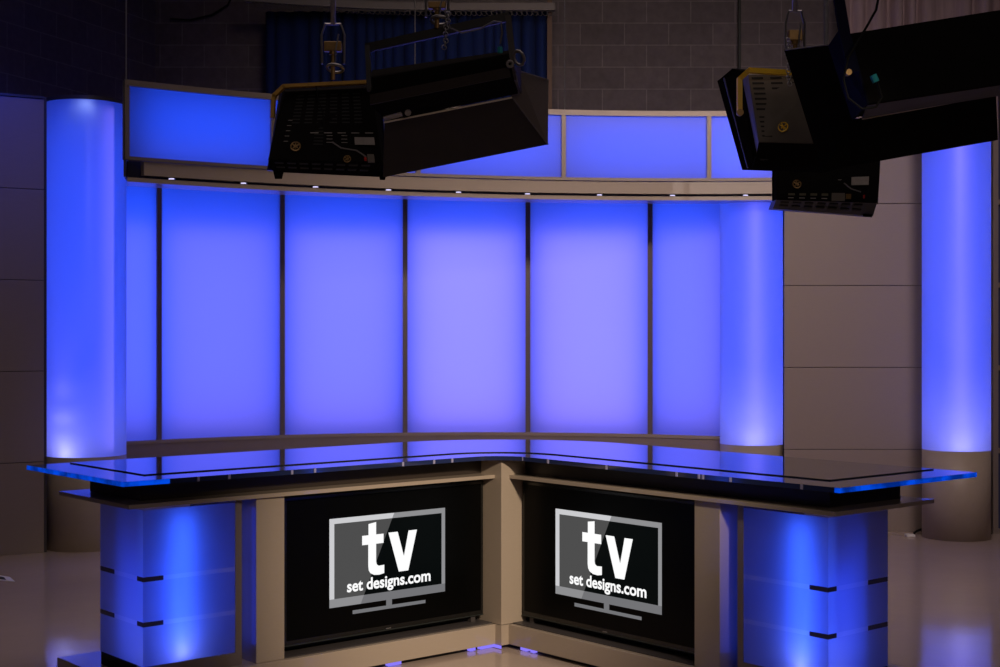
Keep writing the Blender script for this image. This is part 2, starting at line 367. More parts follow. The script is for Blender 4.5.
column(px(751.7, 0, 12.57).x, 12.57, 0.275, 'blue lit column standing at the right end of the curved backdrop, half under the header', hot=0.05)
column(px(956.2, 0, 11.95).x, 11.95, 0.274, 'blue lit column at the far right with its taupe base showing down to the floor', hot=0.1)

# ------------------------------------------------------------------ curved backdrop
BC, BR = (-0.165, 8.732), 4.47
def on_circle(pxx, C, R):
    """angle where the sight line through column pxx meets the far side of the circle"""
    r = (pxx - 500) / F; A = r * r + 1; Bq = -2 * (r * C[0] + C[1]); Cq = C[0] ** 2 + C[1] ** 2 - R * R
    Y = (-Bq + math.sqrt(Bq * Bq - 4 * A * Cq)) / (2 * A); return math.atan2(Y - C[1], r * Y - C[0])
def arc_solid(bm, C, R0, R1, a0, a1, z0, z1, n=None, ao=None):
    n = n or max(2, int(abs(a1 - a0) / 0.02)); 
    I = [(C[0] + R0 * math.cos(a0 + (a1 - a0) * i / n), C[1] + R0 * math.sin(a0 + (a1 - a0) * i / n)) for i in range(n + 1)]
    ao = a0 if ao is None else ao
    O = [(C[0] + R1 * math.cos(ao + (a1 - ao) * i / n), C[1] + R1 * math.sin(ao + (a1 - ao) * i / n)) for i in range(n + 1)]
    v = [[bm.verts.new((*p, z)) for p in L] for L in (I, O) for z in (z0, z1)]   # I0 I1 O0 O1
    for i in range(n):
        bm.faces.new((v[0][i], v[1][i], v[1][i + 1], v[0][i + 1])); bm.faces.new((v[2][i], v[2][i + 1], v[3][i + 1], v[3][i]))
        bm.faces.new((v[1][i], v[3][i], v[3][i + 1], v[1][i + 1])); bm.faces.new((v[0][i], v[0][i + 1], v[2][i + 1], v[2][i]))
    bm.faces.new((v[0][0], v[2][0], v[3][0], v[1][0])); bm.faces.new((v[0][n], v[1][n], v[3][n], v[2][n])); return bm
def arc_sheet(bm, C, R, a0, a1, z0, z1, n=16):
    lo = [bm.verts.new((C[0] + R * math.cos(a0 + (a1 - a0) * i / n), C[1] + R * math.sin(a0 + (a1 - a0) * i / n), z0)) for i in range(n + 1)]
    hi = [bm.verts.new((v.co.x, v.co.y, z1)) for v in lo]
    for i in range(n): bm.faces.new((lo[i], lo[i + 1], hi[i + 1], hi[i]))
    return bm
bd = thing('backdrop', (BC[0], BC[1] + BR, 0), 'curved backdrop of tall blue glowing frosted panels with thin bronze uprights', 'backdrop')
ZR, ZT = 0.787, 3.10
ups = [104, 158.5, 282, 405, 528, 650.5, 728]
ua = [on_circle(u, BC, BR) for u in ups]
hw = 0.021 / BR
for i in range(6):
    b = nb(); arc_sheet(b, BC, BR, ua[i] - hw, ua[i + 1] + hw, ZR, ZT)
    obj('lit_panel', b, PANEL, bd, smooth=True, recalc=False)
for a in ua:
    b = nb(); arc_solid(b, BC, BR - 0.02, BR + 0.03, a - hw, a + hw, ZR, ZT, 2); obj('upright', b, TRIM, bd)
eL, eR_ = ua[0] , ua[-1]
b = nb(); arc_solid(b, BC, BR - 0.03, BR + 0.04, eL, eR_, ZR - 0.03, ZR); obj('bottom_rail', b, TAUPE, bd)
b = nb(); arc_solid(b, BC, BR - 0.022, BR + 0.04, eL, eR_, 0, ZR - 0.03); obj('base_panel', b, TAUPE_D, bd)
b = nb(); arc_solid(b, BC, BR - 0.03, BR + 0.05, eL, eR_, ZT, ZT + 0.04); obj('top_rail', b, TAUPE, bd)
pw = [9, 13, 14, 14, 14, 10]
for i in range(6):
    am = (ua[i] + ua[i + 1]) / 2; wd = abs(ua[i] - ua[i + 1]) * BR
    dr = Vector((math.cos(am), math.sin(am), 0)); c = Vector((*BC, 0))
    pos = c + dr * (BR + 0.42) + Vector((0, 0, 1.95)); tg = c + Vector((0, 0, 1.95))
    area('backdrop_light', pos, tg, wd * 0.95, 2.1, pw[i], BLUE, 150)
    lv = (0.9, 3.0, 4.0, 6.0, 6.0, 2.0)[i]
    pos = c + dr * (BR + 0.12) + Vector((0, 0, 1.72)); area('backdrop_lavender_light', pos, pos - dr, wd * 0.86, 1.78, lv, LAV)

# ------------------------------------------------------------------ header with light boxes
HC, HR = (1.605, 5.118), 7.036
hd = thing('header', (HC[0] - 0.4, HC[1] + HR, 2.8), 'curved overhead header of blue light boxes above a taupe fascia with small downlights', 'header')
hs = [126.5, 273, 418, 563.5, 709, 792]
ha = [on_circle(u, HC, HR) for u in hs]
HT, HB = 3.565, 2.974
for i in range(5):
    b = nb(); arc_sheet(b, HC, HR + 0.012, ha[i], ha[i + 1], HB + 0.015, HT - 0.015); obj('lit_panel', b, PANEL, hd, smooth=True, recalc=False)
    am = (ha[i] + ha[i + 1]) / 2; wd = abs(ha[i] - ha[i + 1]) * HR; dr = Vector((math.cos(am), math.sin(am), 0))
    pos = Vector((*HC, 0)) + dr * (HR + 0.24) + Vector((0, 0, (HT + HB) / 2))
    area('header_light', pos, pos - dr, wd * 0.95, 0.5, 4.0 if i else 3.6, (0.012, 0.075, 1.0))
    pos = Vector((*HC, 0)) + dr * (HR + 0.16) + Vector((0, 0, HB + 0.06))
    area('header_low_light', pos, pos - dr + Vector((0, 0, 0.5)), wd * 0.9, 0.05, 0.10, (0.25, 0.25, 1.0))
hh = 0.018 / HR
for a in ha:
    b = nb(); arc_solid(b, HC, HR - 0.015, HR + 0.03, a - hh, a + hh, HB, HT, 2); obj('frame_upright', b, TRIM, hd)
for z0, z1 in ((HT - 0.045, HT), (HB, HB + 0.025)):
    b = nb(); arc_solid(b, HC, HR - 0.018, HR + 0.03, ha[0] + hh, ha[-1] - hh, z0, z1); obj('frame_rail', b, TRIM, hd)
a144 = on_circle(144, HC, HR)
b = nb(); arc_solid(b, HC, HR + 0.30, HR + 0.33, on_circle(128, HC, HR + 0.31), ha[-1] - hh, 2.85, HT); obj('back_board', b, DARKTRIM, hd)
b = nb(); arc_solid(b, HC, HR - 0.01, HR + 0.30, ha[0] + hh * 2, ha[-1] - hh, HT - 0.012, HT - 0.002, ao=on_circle(128, HC, HR + 0.3)); obj('top_board', b, DARKTRIM, hd)
b = nb(); arc_solid(b, HC, HR, HR + 0.06, a144, ha[-1], 2.868, HB - 0.003); obj('fascia', b, TAUPE, hd)
b = nb(); arc_solid(b, HC, HR + 0.09, HR + 0.11, on_circle(127, HC, HR + 0.1), ha[-1], 2.846, HB); obj('slot_back', b, pmat('dark_navy', (0.02, 0.02, 0.06), 0.6), hd)
b = nb(); arc_solid(b, HC, HR - 0.01, HR + 0.30, ha[0], ha[-1], 2.812, 2.845, ao=on_circle(127, HC, HR + 0.3)); obj('lower_lip', b, TAUPE, hd)
def hp(u, R_): a = on_circle(u, HC, R_); return (HC[0] + R_ * math.cos(a), HC[1] + R_ * math.sin(a))
b = nb(); prism(b, [hp(123.6, HR - 0.012), hp(125.6, HR - 0.012), hp(129, HR + 0.3), hp(127, HR + 0.3)], 2.847, HT - 0.001); obj('end_cap', b, DARKTRIM, hd)
DLM = emat('downlight_lens', (0.70, 0.66, 1.0), 1.2)
for u in (171, 243, 315, 388, 458, 527, 599, 672, 745):
    a = on_circle(u, HC, HR + 0.03); c = Vector((HC[0] + (HR + 0.012) * math.cos(a), HC[1] + (HR + 0.012) * math.sin(a), 2.853))
    b = nb(); tube(b, [c - Vector((0, 0, 0.007)), c + Vector((0, 0, 0.008))], 0.026, 14); dl = obj('downlight', b, STEEL, hd)
    b = nb(); tube(b, [c + Vector((0, -0.006, -0.003)), c + Vector((0, -0.006, 0.006))], 0.023, 12); obj('lens', b, DLM, dl)
for u, yy, rr in ((126, 0, 0.003), (564.5, 0, 0.003)):
    A = px(u, 0, 1); a = on_circle(u + 0.2, HC, HR + 0.02); x, y = HC[0] + (HR + 0.02) * math.cos(a), HC[1] + (HR + 0.02) * math.sin(a)
    b = nb(); tube(b, [(x, y, HT), (x, y, 5.8)], rr + 0.002, 6)
    tag(obj('hanging_wire', b, STEEL), 'thin steel wire holding up the %s' % ('left corner of the header' if u < 200 else 'middle of the header, right of the blue curtain'), 'wire', None)
b = nb(); a = on_circle(415, HC, HR + 0.02); x, y = HC[0] + (HR + 0.02) * math.cos(a), HC[1] + (HR + 0.02) * math.sin(a); tube(b, [(x, y, HT), (x, y, 5.8)], 0.005, 6)
tag(obj('hanging_wire', b, STEEL), 'thin steel wire seen in front of the blue curtain', 'wire')

# ------------------------------------------------------------------ anchor desk (L plan, both wings alike)
P0 = Vector((0.00802, 7.7, 0)); EA = Vector((-0.76112, -0.64861, 0)); EB = Vector((0.64861, -0.76112, 0))
def dk(a, b_, mir=False):
    if mir: a, b_ = b_, a
    p = P0 + EA * a + EB * b_; return (p.x, p.y)
def dpoly(bm, poly, z0, z1, mir=False, mi=0): return prism(bm, [dk(a, b_, mir) for a, b_ in poly], z0, z1, mi)
def rect(a0, a1, b0, b1): return [(a0, b0), (a1, b0), (a1, b1), (a0, b1)]
desk = thing('anchor_desk', P0, 'V-shaped news anchor desk with black glass top, taupe trim and glowing blue ends', 'desk')
b = nb(); dpoly(b, rect(-0.34, 0, -0.34, 0), 0.13, 1.012); obj('corner_post', b, TAUPE, desk, bevel=0.003)
b = nb(); dpoly(b, rect(-0.34, 0, -0.34, 0), 0.02, 0.128); obj('corner_post_foot', b, TAUPE, desk, bevel=0.002)
def arc_pts(c, r, a0, a1, n): return [(c[0] + r * math.cos(a0 + (a1 - a0) * i / n), c[1] + r * math.sin(a0 + (a1 - a0) * i / n)) for i in range(n + 1)]
PI = math.pi
def top_outline(fr, en, bk, rin, rout):
    """desk top outline: fr front offset, en wing end, bk back offset"""
    o = [(en, -fr)] + arc_pts((-fr + rin, -fr + rin), rin, -PI / 2, -PI, 14) + [(-fr, en), (-bk, en)]
    o += arc_pts((-bk + rout, -bk + rout), rout, PI, 1.5 * PI, 24) + [(en, -bk)]
    return o
b = nb(); dpoly(b, top_outline(0.04, 2.153, 1.10, 0.20, 1.0), 1.0145, 1.037); obj('acrylic_top', b, [ACRYL], desk)
b = nb(); dpoly(b, top_outline(0.25, 1.95, 1.06, 0.41, 0.96), 1.0375, 1.042); o = obj('glass_inlay', b, [BLACKTOP, BLACKLINE], desk)
for p in o.data.polygons: p.material_index = 0 if abs(p.normal.z) > 0.5 else 1
# top skin of the acrylic reflects like the inlay
for mir in (False, True):
    s = mir
    b = nb(); dpoly(b, rect(2.1535, 2.158, -1.095, -0.036), 1.0155, 1.0362, s); obj('lit_edge', b, EDGE, desk, label='blue glowing acrylic edge at wing end')
    b = nb(); dpoly(b, rect(1.93, 2.158, -0.0395, -0.036), 1.0155, 1.0362, s) if not mir else dpoly(b, rect(2.13, 2.158, -0.0395, -0.036), 1.0155, 1.0362, s)
    obj('lit_edge', b, EDGE, desk, label='blue glowing acrylic edge at front corner')
    for a in ([0.30, 0.42, 0.62, 1.15, 1.28, 1.62, 1.78, 2.0, 2.1] if not mir else [0.12, 0.32, 0.75, 1.22, 1.36, 1.385, 1.55, 1.95]):
        b = nb(); dpoly(b, rect(a, a + 0.012, -0.0398, -0.0365), 1.0155, 1.0362, s); obj('standoff_glint', b, STAND_GLINT, desk)  # lavender blocks paint the standoff reflections in the clear edge
    # black band under the top, with its ledge below
    b = nb(); dpoly(b, [(-0.17, -0.17), (2.006, -0.17), (2.006, -0.70), (-0.70, -0.70)], 0.931, 1.014, s); obj('black_band', b, pmat('band_black', (0.032, 0.023, 0.019), 0.35), desk)
    b = nb(); dpoly(b, [(0, -0.056), (2.12, -0.056), (2.12, -0.80), (-0.80, -0.80)] if True else [], 0.911, 0.9305, s); obj('ledge', b, TAUPE, desk, bevel=0.0015)
    # base
    b = nb(); dpoly(b, [(0, -0.05), (2.12, -0.05), (2.12, -0.82), (-0.82, -0.82)], 0.022, 0.128, s); obj('base_plinth', b, TAUPE, desk, bevel=0.002)
    b = nb(); dpoly(b, [(-0.09, -0.09), (2.06, -0.09), (2.06, -0.78), (-0.78, -0.78)], 0.0, 0.022, s); obj('toe_kick', b, BLACKLINE, desk)
    # dark back of the screen bay and rear carcass
    b = nb(); dpoly(b, [(-0.22, -0.22), (1.46, -0.22), (1.46, -0.62), (-0.62, -0.62)], 0.1285, 0.9105, s); obj('bay_back', b, BLACKLINE, desk)
    b = nb(); dpoly(b, rect(0.0, 1.305, -0.22, -0.08), 0.1285, 0.134, s); obj('bay_floor', b, DARKTRIM, desk)
    # taupe pier beside the screen
    b = nb(); dpoly(b, rect(1.305, 1.46, -0.22, -0.076), 0.1285, 0.9105, s); obj('side_pier', b, TAUPE, desk, bevel=0.002, label='taupe pier between screen and lit box')
    # frame of the lit box
    sh = 0.020 if mir else 0.0
    b = nb(); dpoly(b, rect(1.522 + sh, 1.556 + sh, -0.16, -0.104), 0.1285, 0.9105, s); obj('box_frame_upright', b, TRIM, desk)
    b = nb(); dpoly(b, rect(1.556 + sh, 2.03 + sh, -0.16, -0.104), 0.1285, 0.19, s); obj('box_frame_rail', b, TRIM, desk)
    b = nb(); dpoly(b, rect(1.56 + sh, 2.02 + sh, -0.55, -0.16), 0.1285, 0.19, s); obj('box_plinth', b, BLACKLINE, desk)
    # frosted box
    a0, a1, b0, b1, z0, z1 = 1.557 + sh, 2.026 + sh, -0.545, -0.106, 0.191, 0.895
    def skin(bm, path, za, zb):
        lo = [bm.verts.new((*dk(*q, s), za)) for q in path]; hi = [bm.verts.new((*dk(*q, s), zb)) for q in path]
        for i in range(len(path) - 1): bm.faces.new((lo[i], lo[i + 1], hi[i + 1], hi[i]))
    h = 0.0105; lv = [z0, 0.380 - h, 0.380 + h, 0.583 - h, 0.583 + h, z1]
    for k in (0, 2, 4):        # three frosted tiers
        b = nb(); skin(b, [(a0, b1), (a1, b1), (a1, b0), (a0, b0), (a0, b1)], lv[k], lv[k + 1]); obj('lit_tier', b, BOXM, desk, label='frosted acrylic tier glowing blue')
    for k in (1, 3):           # acrylic bands between them
        b = nb(); skin(b, [(a1 - 0.10, b1), (a1, b1), (a1, b1 - 0.06)], lv[k], lv[k + 1]); obj('clear_band', b, BAND, desk)
        b = nb(); skin(b, [(a1, b0 + 0.15), (a1, b0), (a0, b0), (a0, b1)], lv[k], lv[k + 1]); obj('clear_band', b, BAND, desk)
        for pth in ([(a0, b1), (a1 - 0.10, b1)], [(a1, b1 - 0.06), (a1, b0 + 0.15)]):
            b = nb(); skin(b, pth, lv[k], lv[k + 1]); obj('frost_band', b, MATS.get('pale_frosted_band') or frosted('pale_frosted_band', (1.0, 1.0, 1.0), (0.35, 0.33, 0.6), 0.12, 0.15), desk)
    # lamps inside the box
    cx, cy = dk(1.80, -0.30, s)
    f = Vector((*dk(1.80, 0.0, s), 0)) - Vector((*dk(1.80, -0.3, s), 0)); f.normalize()
    ac = 1.83 if not mir else 1.90
    glow('desk_box_uplight', Vector((*dk(ac, -0.155, s), 0.235)), 0.16, (0.28, 0.32, 1.0), 0.02)
    glow('desk_box_uplight', Vector((*dk(ac, -0.19, s), 0.30)), 0.22, (0.10, 0.16, 1.0), 0.02)
    p2 = Vector((*dk(ac, -0.165, s), 0.55)); area('desk_box_tube_light', p2 - f * 0.015, p2 + f, 0.10, 0.62, 0.8, (0.03, 0.11, 1.0))
    p5 = Vector((*dk(ac - 0.02, -0.40, s), 0.52)); area('desk_box_fill_light', p5, p5 + f, 0.22, 0.6, 0.55, (0.012, 0.06, 1.0))
    p3 = Vector((*dk(ac, -0.20, s), 0.42)); q3 = Vector((*dk(2.6, -0.22, s), 0.34)); area('desk_box_end_light', p3, q3, 0.15, 0.5, 0.45, (0.015, 0.06, 1.0))
    # added hidden lamp that puts the box's blue spill on the pier side
    p4 = Vector((*dk(1.53, -0.19, s), 0.52)); q4 = Vector((*dk(1.45, -0.10, s), 0.52)); area('gap_fill_light', p4, q4, 0.05, 0.66, 0.17, (0.002, 0.045, 1.0))
    # short glowing strips added to paint the blue led glints under the plinth
    for a in ([(0.0, 0.095), (0.13, 0.165), (0.62, 0.70)] if not mir else [(0.085, 0.135), (0.165, 0.19)]):
        b = nb(); dpoly(b, rect(a[0], a[1], -0.088, -0.06), 0.004, 0.02, s); obj('led_glint_strip', b, GLINTB, desk)
b = nb(); dpoly(b, rect(0.0, 0.006, -0.06, 0.0), 0.004, 0.02); obj('led_glint_strip', b, GLINTB, desk)

# ------------------------------------------------------------------ televisions in the desk
def screen_mat():
    """what the screen shows inside the drawn set: black with a grey glare that brightens to the left of a slanted line"""
    m, nt, bs = nodes_mat('screen_glare'); bs.inputs['Base Color'].default_value = (0, 0, 0, 1)
    tc = nt.nodes.new('ShaderNodeTexCoord'); s = nt.nodes.new('ShaderNodeSeparateXYZ'); nt.links.new(tc.outputs['Generated'], s.inputs[0])
    return m
def flat_quad(bm, f, pts, off):
    vs = [bm.verts.new(f(u, v, off)) for u, v in pts]; bm.faces.new(vs)
def text_mesh(body, size, offset):
    c = bpy.data.curves.new('t', 'FONT'); c.body = body; c.size = size; c.offset = offset; c.resolution_u = 4; c.space_character = 1.0
    o = bpy.data.objects.new('t', c); COL.objects.link(o); dg = bpy.context.evaluated_depsgraph_get(); dg.update()
    me = bpy.data.meshes.new_from_object(o.evaluated_get(dg)); COL.objects.unlink(o); bpy.data.objects.remove(o); bpy.data.curves.remove(c)
    return me
def television(mir, label, lu0, lu1, lz0, lz1):
    """lu0..lu1: picture extents along the wing from the post, as seen left to right"""
    A0, A1, ZB, ZT_ = 0.012, 1.272, 0.165, 0.895
    bf = -0.138
    t = thing('television', Vector((*dk(0.64, bf - 0.03, mir), ZB)), label, 'television', 'desk televisions')
    b = nb(); dpoly(b, rect(A0, A1, bf - 0.05, bf), ZB, ZT_, mir); obj('bezel', b, TVB, t, bevel=0.004)
    b = nb(); dpoly(b, rect(A0 + 0.018, A1 - 0.018, bf, bf + 0.0015), ZB + 0.03, ZT_ - 0.018, mir); sc = obj('screen', b, TVS, t)
    b = nb(); dpoly(b, rect(A0, A1, bf, bf + 0.003), ZB + 0.004, ZB + 0.008, mir); obj('bezel_line', b, TVL, t)
    b = nb(); dpoly(b, rect(A0 + 0.62, A0 + 0.65, bf, bf + 0.004), ZB + 0.012, ZB + 0.016, mir); obj('maker_badge', b, STEEL, t)
    for a in (0.06,):
        b = nb(); dpoly(b, rect(a, a + 0.03, bf - 0.04, bf - 0.01), 0.1345, ZB, mir); obj('stand_foot', b, DARKTRIM, t)
    Wd = lu1 - lu0; Hd = lz1 - lz0
    def f(u, v, off):      # u 0..1 left to right as seen, v 0..1 downwards
        u = u - 0.06 * u * (1 - u); s_ = lu0 + u * Wd; a = s_ if mir else -s_
        x, y = dk(a, bf + 0.0015 + off, mir) if not mir else dk(a, bf + 0.0015 + off, True)
        return Vector((x, y, lz1 - v * Hd))
    def pol(name, polys, mat, off, holes=False):
        b = nb()
        for P in polys: flat_quad(b, f, P, off)
        return obj(name, b, mat, sc, recalc=False)
    g1 = emat('screen_grey_light', (0.60, 0.60, 0.62), 1.0); g2 = emat('screen_grey_mid', (0.27, 0.27, 0.28), 1.0)
    g3 = emat('screen_glare_grey', (0.075, 0.075, 0.075), 1.0); g4 = emat('screen_near_black', (0.002, 0.003, 0.003), 1.0)
    g5 = emat('screen_grey_dim', (0.17, 0.17, 0.18), 1.0)
    iL, iR, iT, iB = 0.042, 0.97, 0.06, 0.905
    gt, gb = 0.56, 0.27        # slanted line of the glare at top and bottom
    def gx(v): return gt + (gb - gt) * v
    # frame: light part left of the slanted line, darker to the right
    pol('logo_frame', [[(0, 0), (gx(0), 0), (gx(iT), iT), (iL, iT), (iL, iB), (0, iB)]], g1, 0.0012)
    pol('logo_frame', [[(0, iB), (gx(iB), iB), (gx(1), 1), (0, 1)]], g2, 0.0012)
    pol('logo_frame', [[(gx(0), 0), (1, 0), (1, 0.5), (iR, 0.5), (iR, iT), (gx(iT), iT)], [(iR, 0.5), (1, 0.5), (1, iB), (iR, iB)]], g2, 0.0012)
    pol('logo_frame', [[(gx(iB), iB), (1, iB), (1, 1), (gx(1), 1)]], g5, 0.0012)
    pol('logo_glare', [[(iL, iT), (gx(iT), iT), (gx(iB), iB), (iL, iB)]], g3, 0.0012)
    pol('logo_field', [[(gx(iT), iT), (iR, iT), (iR, iB), (gx(iB), iB)]], g4, 0.0012)
    pol('logo_stand', [[(0.49, 1.0), (0.54, 1.0), (0.54, 1.065), (0.49, 1.065)], [(0.20, 1.062), (0.83, 1.066), (0.83, 1.104), (0.20, 1.104)]], g5, 0.0012)
    # big letters
    T = [(0.336, 0.10), (0.402, 0.085), (0.402, 0.228), (0.466, 0.228), (0.466, 0.335), (0.402, 0.335), (0.402, 0.54), (0.408, 0.575), (0.425, 0.592),
         (0.472, 0.588), (0.472, 0.684), (0.43, 0.696), (0.385, 0.69), (0.352, 0.665), (0.338, 0.63), (0.334, 0.58), (0.334, 0.335), (0.281, 0.335), (0.281, 0.228), (0.336, 0.228)]
    V = [(0.508, 0.224), (0.588, 0.224), (0.642, 0.515), (0.682, 0.224), (0.755, 0.224), (0.680, 0.69), (0.598, 0.69)]
    pol('letter', [T], WHITE_E, 0.0024); pol('letter', [V], WHITE_E, 0.0024)
    me = text_mesh('set designs.com', 1.0, 0.026)
    x0 = min(v.co.x for v in me.vertices); x1 = max(v.co.x for v in me.vertices)
    bm = nb(); bm.from_mesh(me); xh = 0.505
    for v in bm.verts:
        u = 0.151 + (v.co.x - x0) / (x1 - x0) * (0.873 - 0.151); vv = 0.845 - v.co.y * (0.13 / 0.70)
        v.co = f(u, vv, 0.0024)
    obj('web_address', bm, WHITE_E, sc, recalc=False)
    return t
def sol(pxx, pyy, mir, bf=-0.1365):
    # distance along the wing and height of a picture point on the screen plane
    r = (pxx - 500) / F; E, N = (EB, EA) if mir else (EA, EB)
    q = P0 + N * bf; a = (r * q.y - q.x) / (E.x - r * E.y); p = q + E * a; return a, CZ - (pyy - YH) * p.y / F
aL, zA = sol(329.3, 519, False); aR, zB_ = sol(444.9, 507.8, False); _, zC = sol(329.3, 607.9, False); _, zD = sol(444.9, 591.7, False)
print('logo L', aL, aR, zA, zB_, zC, zD)
television(False, 'large flat television in the left desk wing, logo leaning up to the right', -aL, -aR, (zC + zD) / 2, (zA + zB_) / 2)
aL, zA = sol(555.7, 508.4, True); aR, zB_ = sol(662, 523, True); _, zC = sol(556.5, 594, True); _, zD = sol(662, 614.5, True)
print('logo R', aL, aR, zA, zB_, zC, zD)
television(True, 'large flat television in the right desk wing, logo falling to the right', aL, aR, (zC + zD) / 2, (zA + zB_) / 2)

# ------------------------------------------------------------------ studio lamps
def chain(parent, p, n, step=0.022, dx=0.0):
    b = nb()
    for i in range(n):
        torus(b, Vector(p) + Vector((dx * i + 0.003 * math.sin(i), 0, -step * i)), 0.009, 0.0025, (1, 0, 0) if i % 2 else (0, 1, 0), 8, 5, 1.2)
    return obj('safety_chain', b, STEEL, parent, smooth=True)
def clamp(u, y0, y1, Y, label, wide=10):
    """hanging hardware: pipe down from the ceiling, bracket, brass spigot, ring handle"""
    t = thing('lamp_hanger', px(u, y1, Y), label, 'lamp hanger', 'lamp hangers')
    T = px(u, y0, Y); s = Y / F
    b = nb(); tube(b, [T + Vector((0, 0, 0)), (T.x, T.y, 5.8)], 0.012, 10); obj('pipe', b, STEEL, t, smooth=True)
    H = (y1 - y0) * s
    b = nb(); w = wide * s
    pts = [T + Vector((-w, 0, -H * 0.72)), T + Vector((-w * 1.05, 0, -H * 0.2)), T + Vector((-w * 0.7, 0, 0)), T + Vector((w * 0.7, 0, 0)), T + Vector((w * 1.05, 0, -H * 0.2)), T + Vector((w, 0, -H * 0.72))]
    tube(b, pts, 0.006, 6); obj('bracket', b, STEEL, t)
    b = nb(); c = T + Vector((0, 0, -H * 0.42)); wbox(b, c.x - w * 0.8, c.x + w * 0.8, c.y - 0.02, c.y + 0.02, c.z - H * 0.08, c.z + H * 0.10)
    obj('clamp_body', b, BRASSY, t, bevel=0.005)
    b = nb(); tube(b, [T + Vector((0, 0, -H * 0.38)), T + Vector((0, 0, -H * 0.55)), T + Vector((0, 0, -H * 0.56)), T + Vector((0, 0, -H * 1.0))], [0.018, 0.018, 0.010, 0.010], 10); obj('spigot', b, BRASSY, t)
    b = nb(); torus(b, T + Vector((0.01, 0, -H * 0.80)), w * 0.75, 0.007, (0.1, 0.35, 1), 14, 6); obj('ring_handle', b, STEEL, t, smooth=True)
    b = nb(); tube(b, [T + Vector((w * 0.55, -0.02, -H * 0.2)), T + Vector((w * 0.3, -0.03, -H * 0.5)), T + Vector((w * 0.25, -0.02, -H * 0.72))], 0.004, 6); obj('lever', b, STEEL, t)
    return t
def quad_grid(P, u, v):   # bilinear point on quad P (TL,TR,BR,BL)
    return (P[0].lerp(P[1], u)).lerp(P[3].lerp(P[2], u), v)
def slots(parent, P, rows, cols, u0, u1, v0, v1, mat=SLOT, name='vent_slots', fill=0.62, hgt=0.35, skip=None, out=0.002):
    b = nb(); nr = (P[1] - P[0]).cross(P[3] - P[0]).normalized()
    if nr.y > 0: nr = -nr
    for r in range(rows):
        for c in range(cols):
            if skip and skip(r, c): continue
            ua_ = u0 + (u1 - u0) * c / cols; ub = ua_ + (u1 - u0) / cols * fill; va = v0 + (v1 - v0) * r / rows; vb = va + (v1 - v0) / rows * hgt
            Q = [quad_grid(P, ua_, va), quad_grid(P, ub, va), quad_grid(P, ub, vb), quad_grid(P, ua_, vb)]
            hexa(b, [q - nr * 0.001 for q in Q], [q + nr * out for q in Q])
    return obj(name, b, mat, parent)
def plate(parent, name, P, u0, u1, v0, v1, mat, out=0.004):
    nr = (P[1] - P[0]).cross(P[3] - P[0]).normalized()
    if nr.y > 0: nr = -nr
    Q = [quad_grid(P, u0, v0), quad_grid(P, u1, v0), quad_grid(P, u1, v1), quad_grid(P, u0, v1)]
    b = nb(); hexa(b, [q - nr * 0.001 for q in Q], [q + nr * out for q in Q]); return obj(name, b, mat, parent)
def sticker(parent, P, u, v, r, mat):
    nr = (P[1] - P[0]).cross(P[3] - P[0]).normalized()
    if nr.y > 0: nr = -nr
    c = quad_grid(P, u, v); b = nb(); U = (P[1] - P[0]).normalized(); V_ = (P[3] - P[0]).normalized()
    torus(b, c + nr * 0.003, r, r * 0.16, nr, 12, 5)
    for an in (35, 80, 145):
        d = (U * math.cos(math.radians(an)) + V_ * math.sin(math.radians(an))) * r
        tube(b, [c + nr * 0.003 - d, c + nr * 0.003 + d * 0.6], r * 0.16, 5)
    return obj('round_knob', b, mat, parent)

# lamp A: back of a panel lamp, left
YA = 6.78
A = thing('panel_lamp', px(325, 178, YA), 'black panel lamp with vented back and thin ochre yoke, leftmost of the hanging lamps', 'studio lamp')
P = [px(286, 92, YA), px(372, 88, YA), px(383, 163, YA - 0.10), px(268, 160, YA - 0.10)]
PB = [px(284, 90, YA + 0.16), px(378, 86, YA + 0.16), px(385, 168, YA + 0.10), px(270, 168, YA + 0.10)]
b = nb(); hexa(b, P, PB); obj('housing', b, LAMPB, A, bevel=0.004)
CP = [P[3], P[2], px(377, 176, YA + 0.02), px(273, 171, YA + 0.02)]
b = nb(); hexa(b, CP, [PB[3], PB[2], px(379, 177, YA + 0.1), px(274, 172, YA + 0.1)]); obj('lower_housing', b, LAMPB, A, bevel=0.003)
slots(A, P, 9, 6, 0.14, 0.90, 0.06, 0.50); slots(A, P, 6, 1, 0.38, 0.52, 0.53, 0.80)
slots(A, CP, 2, 8, 0.05, 0.93, 0.15, 0.9, fill=0.7)
plate(A, 'rating_label', P, 0.765, 0.95, 0.665, 0.765, LABELM)
slots(A, P, 1, 5, 0.34, 1.0, 0.60, 0.64, LABELM, 'printed_marks', 0.6, 0.25); slots(A, P, 3, 2, 0.50, 0.78, 0.64, 0.78, LABELM, 'printed_marks', 0.4, 0.12)
slots(A, P, 5, 1, 0.10, 0.16, 0.42, 0.80, LABELM, 'printed_marks', 0.7, 0.08)
sticker(A, P, 0.22, 0.80, 0.022, BRASSY); sticker(A, P, 0.69, 0.96, 0.016, BRASSY)
plate(A, 'switch', P, 0.84, 0.86, 0.93, 0.98, RED, 0.008); plate(A, 'inlet', P, 0.87, 0.93, 0.90, 1.0, LAMPG, 0.012)
b = nb(); tube(b, [quad_grid(P, 0.56, 0.74) + Vector((0, -0.02, 0)), quad_grid(P, 0.64, 0.82) + Vector((0, -0.025, 0)), quad_grid(P, 0.78, 0.85) + Vector((0, -0.025, 0)), quad_grid(P, 0.86, 0.93) + Vector((0, -0.02, 0))], 0.004, 6); obj('power_cord', b, pmat('grey_cord', (0.12, 0.11, 0.11), 0.5), A)
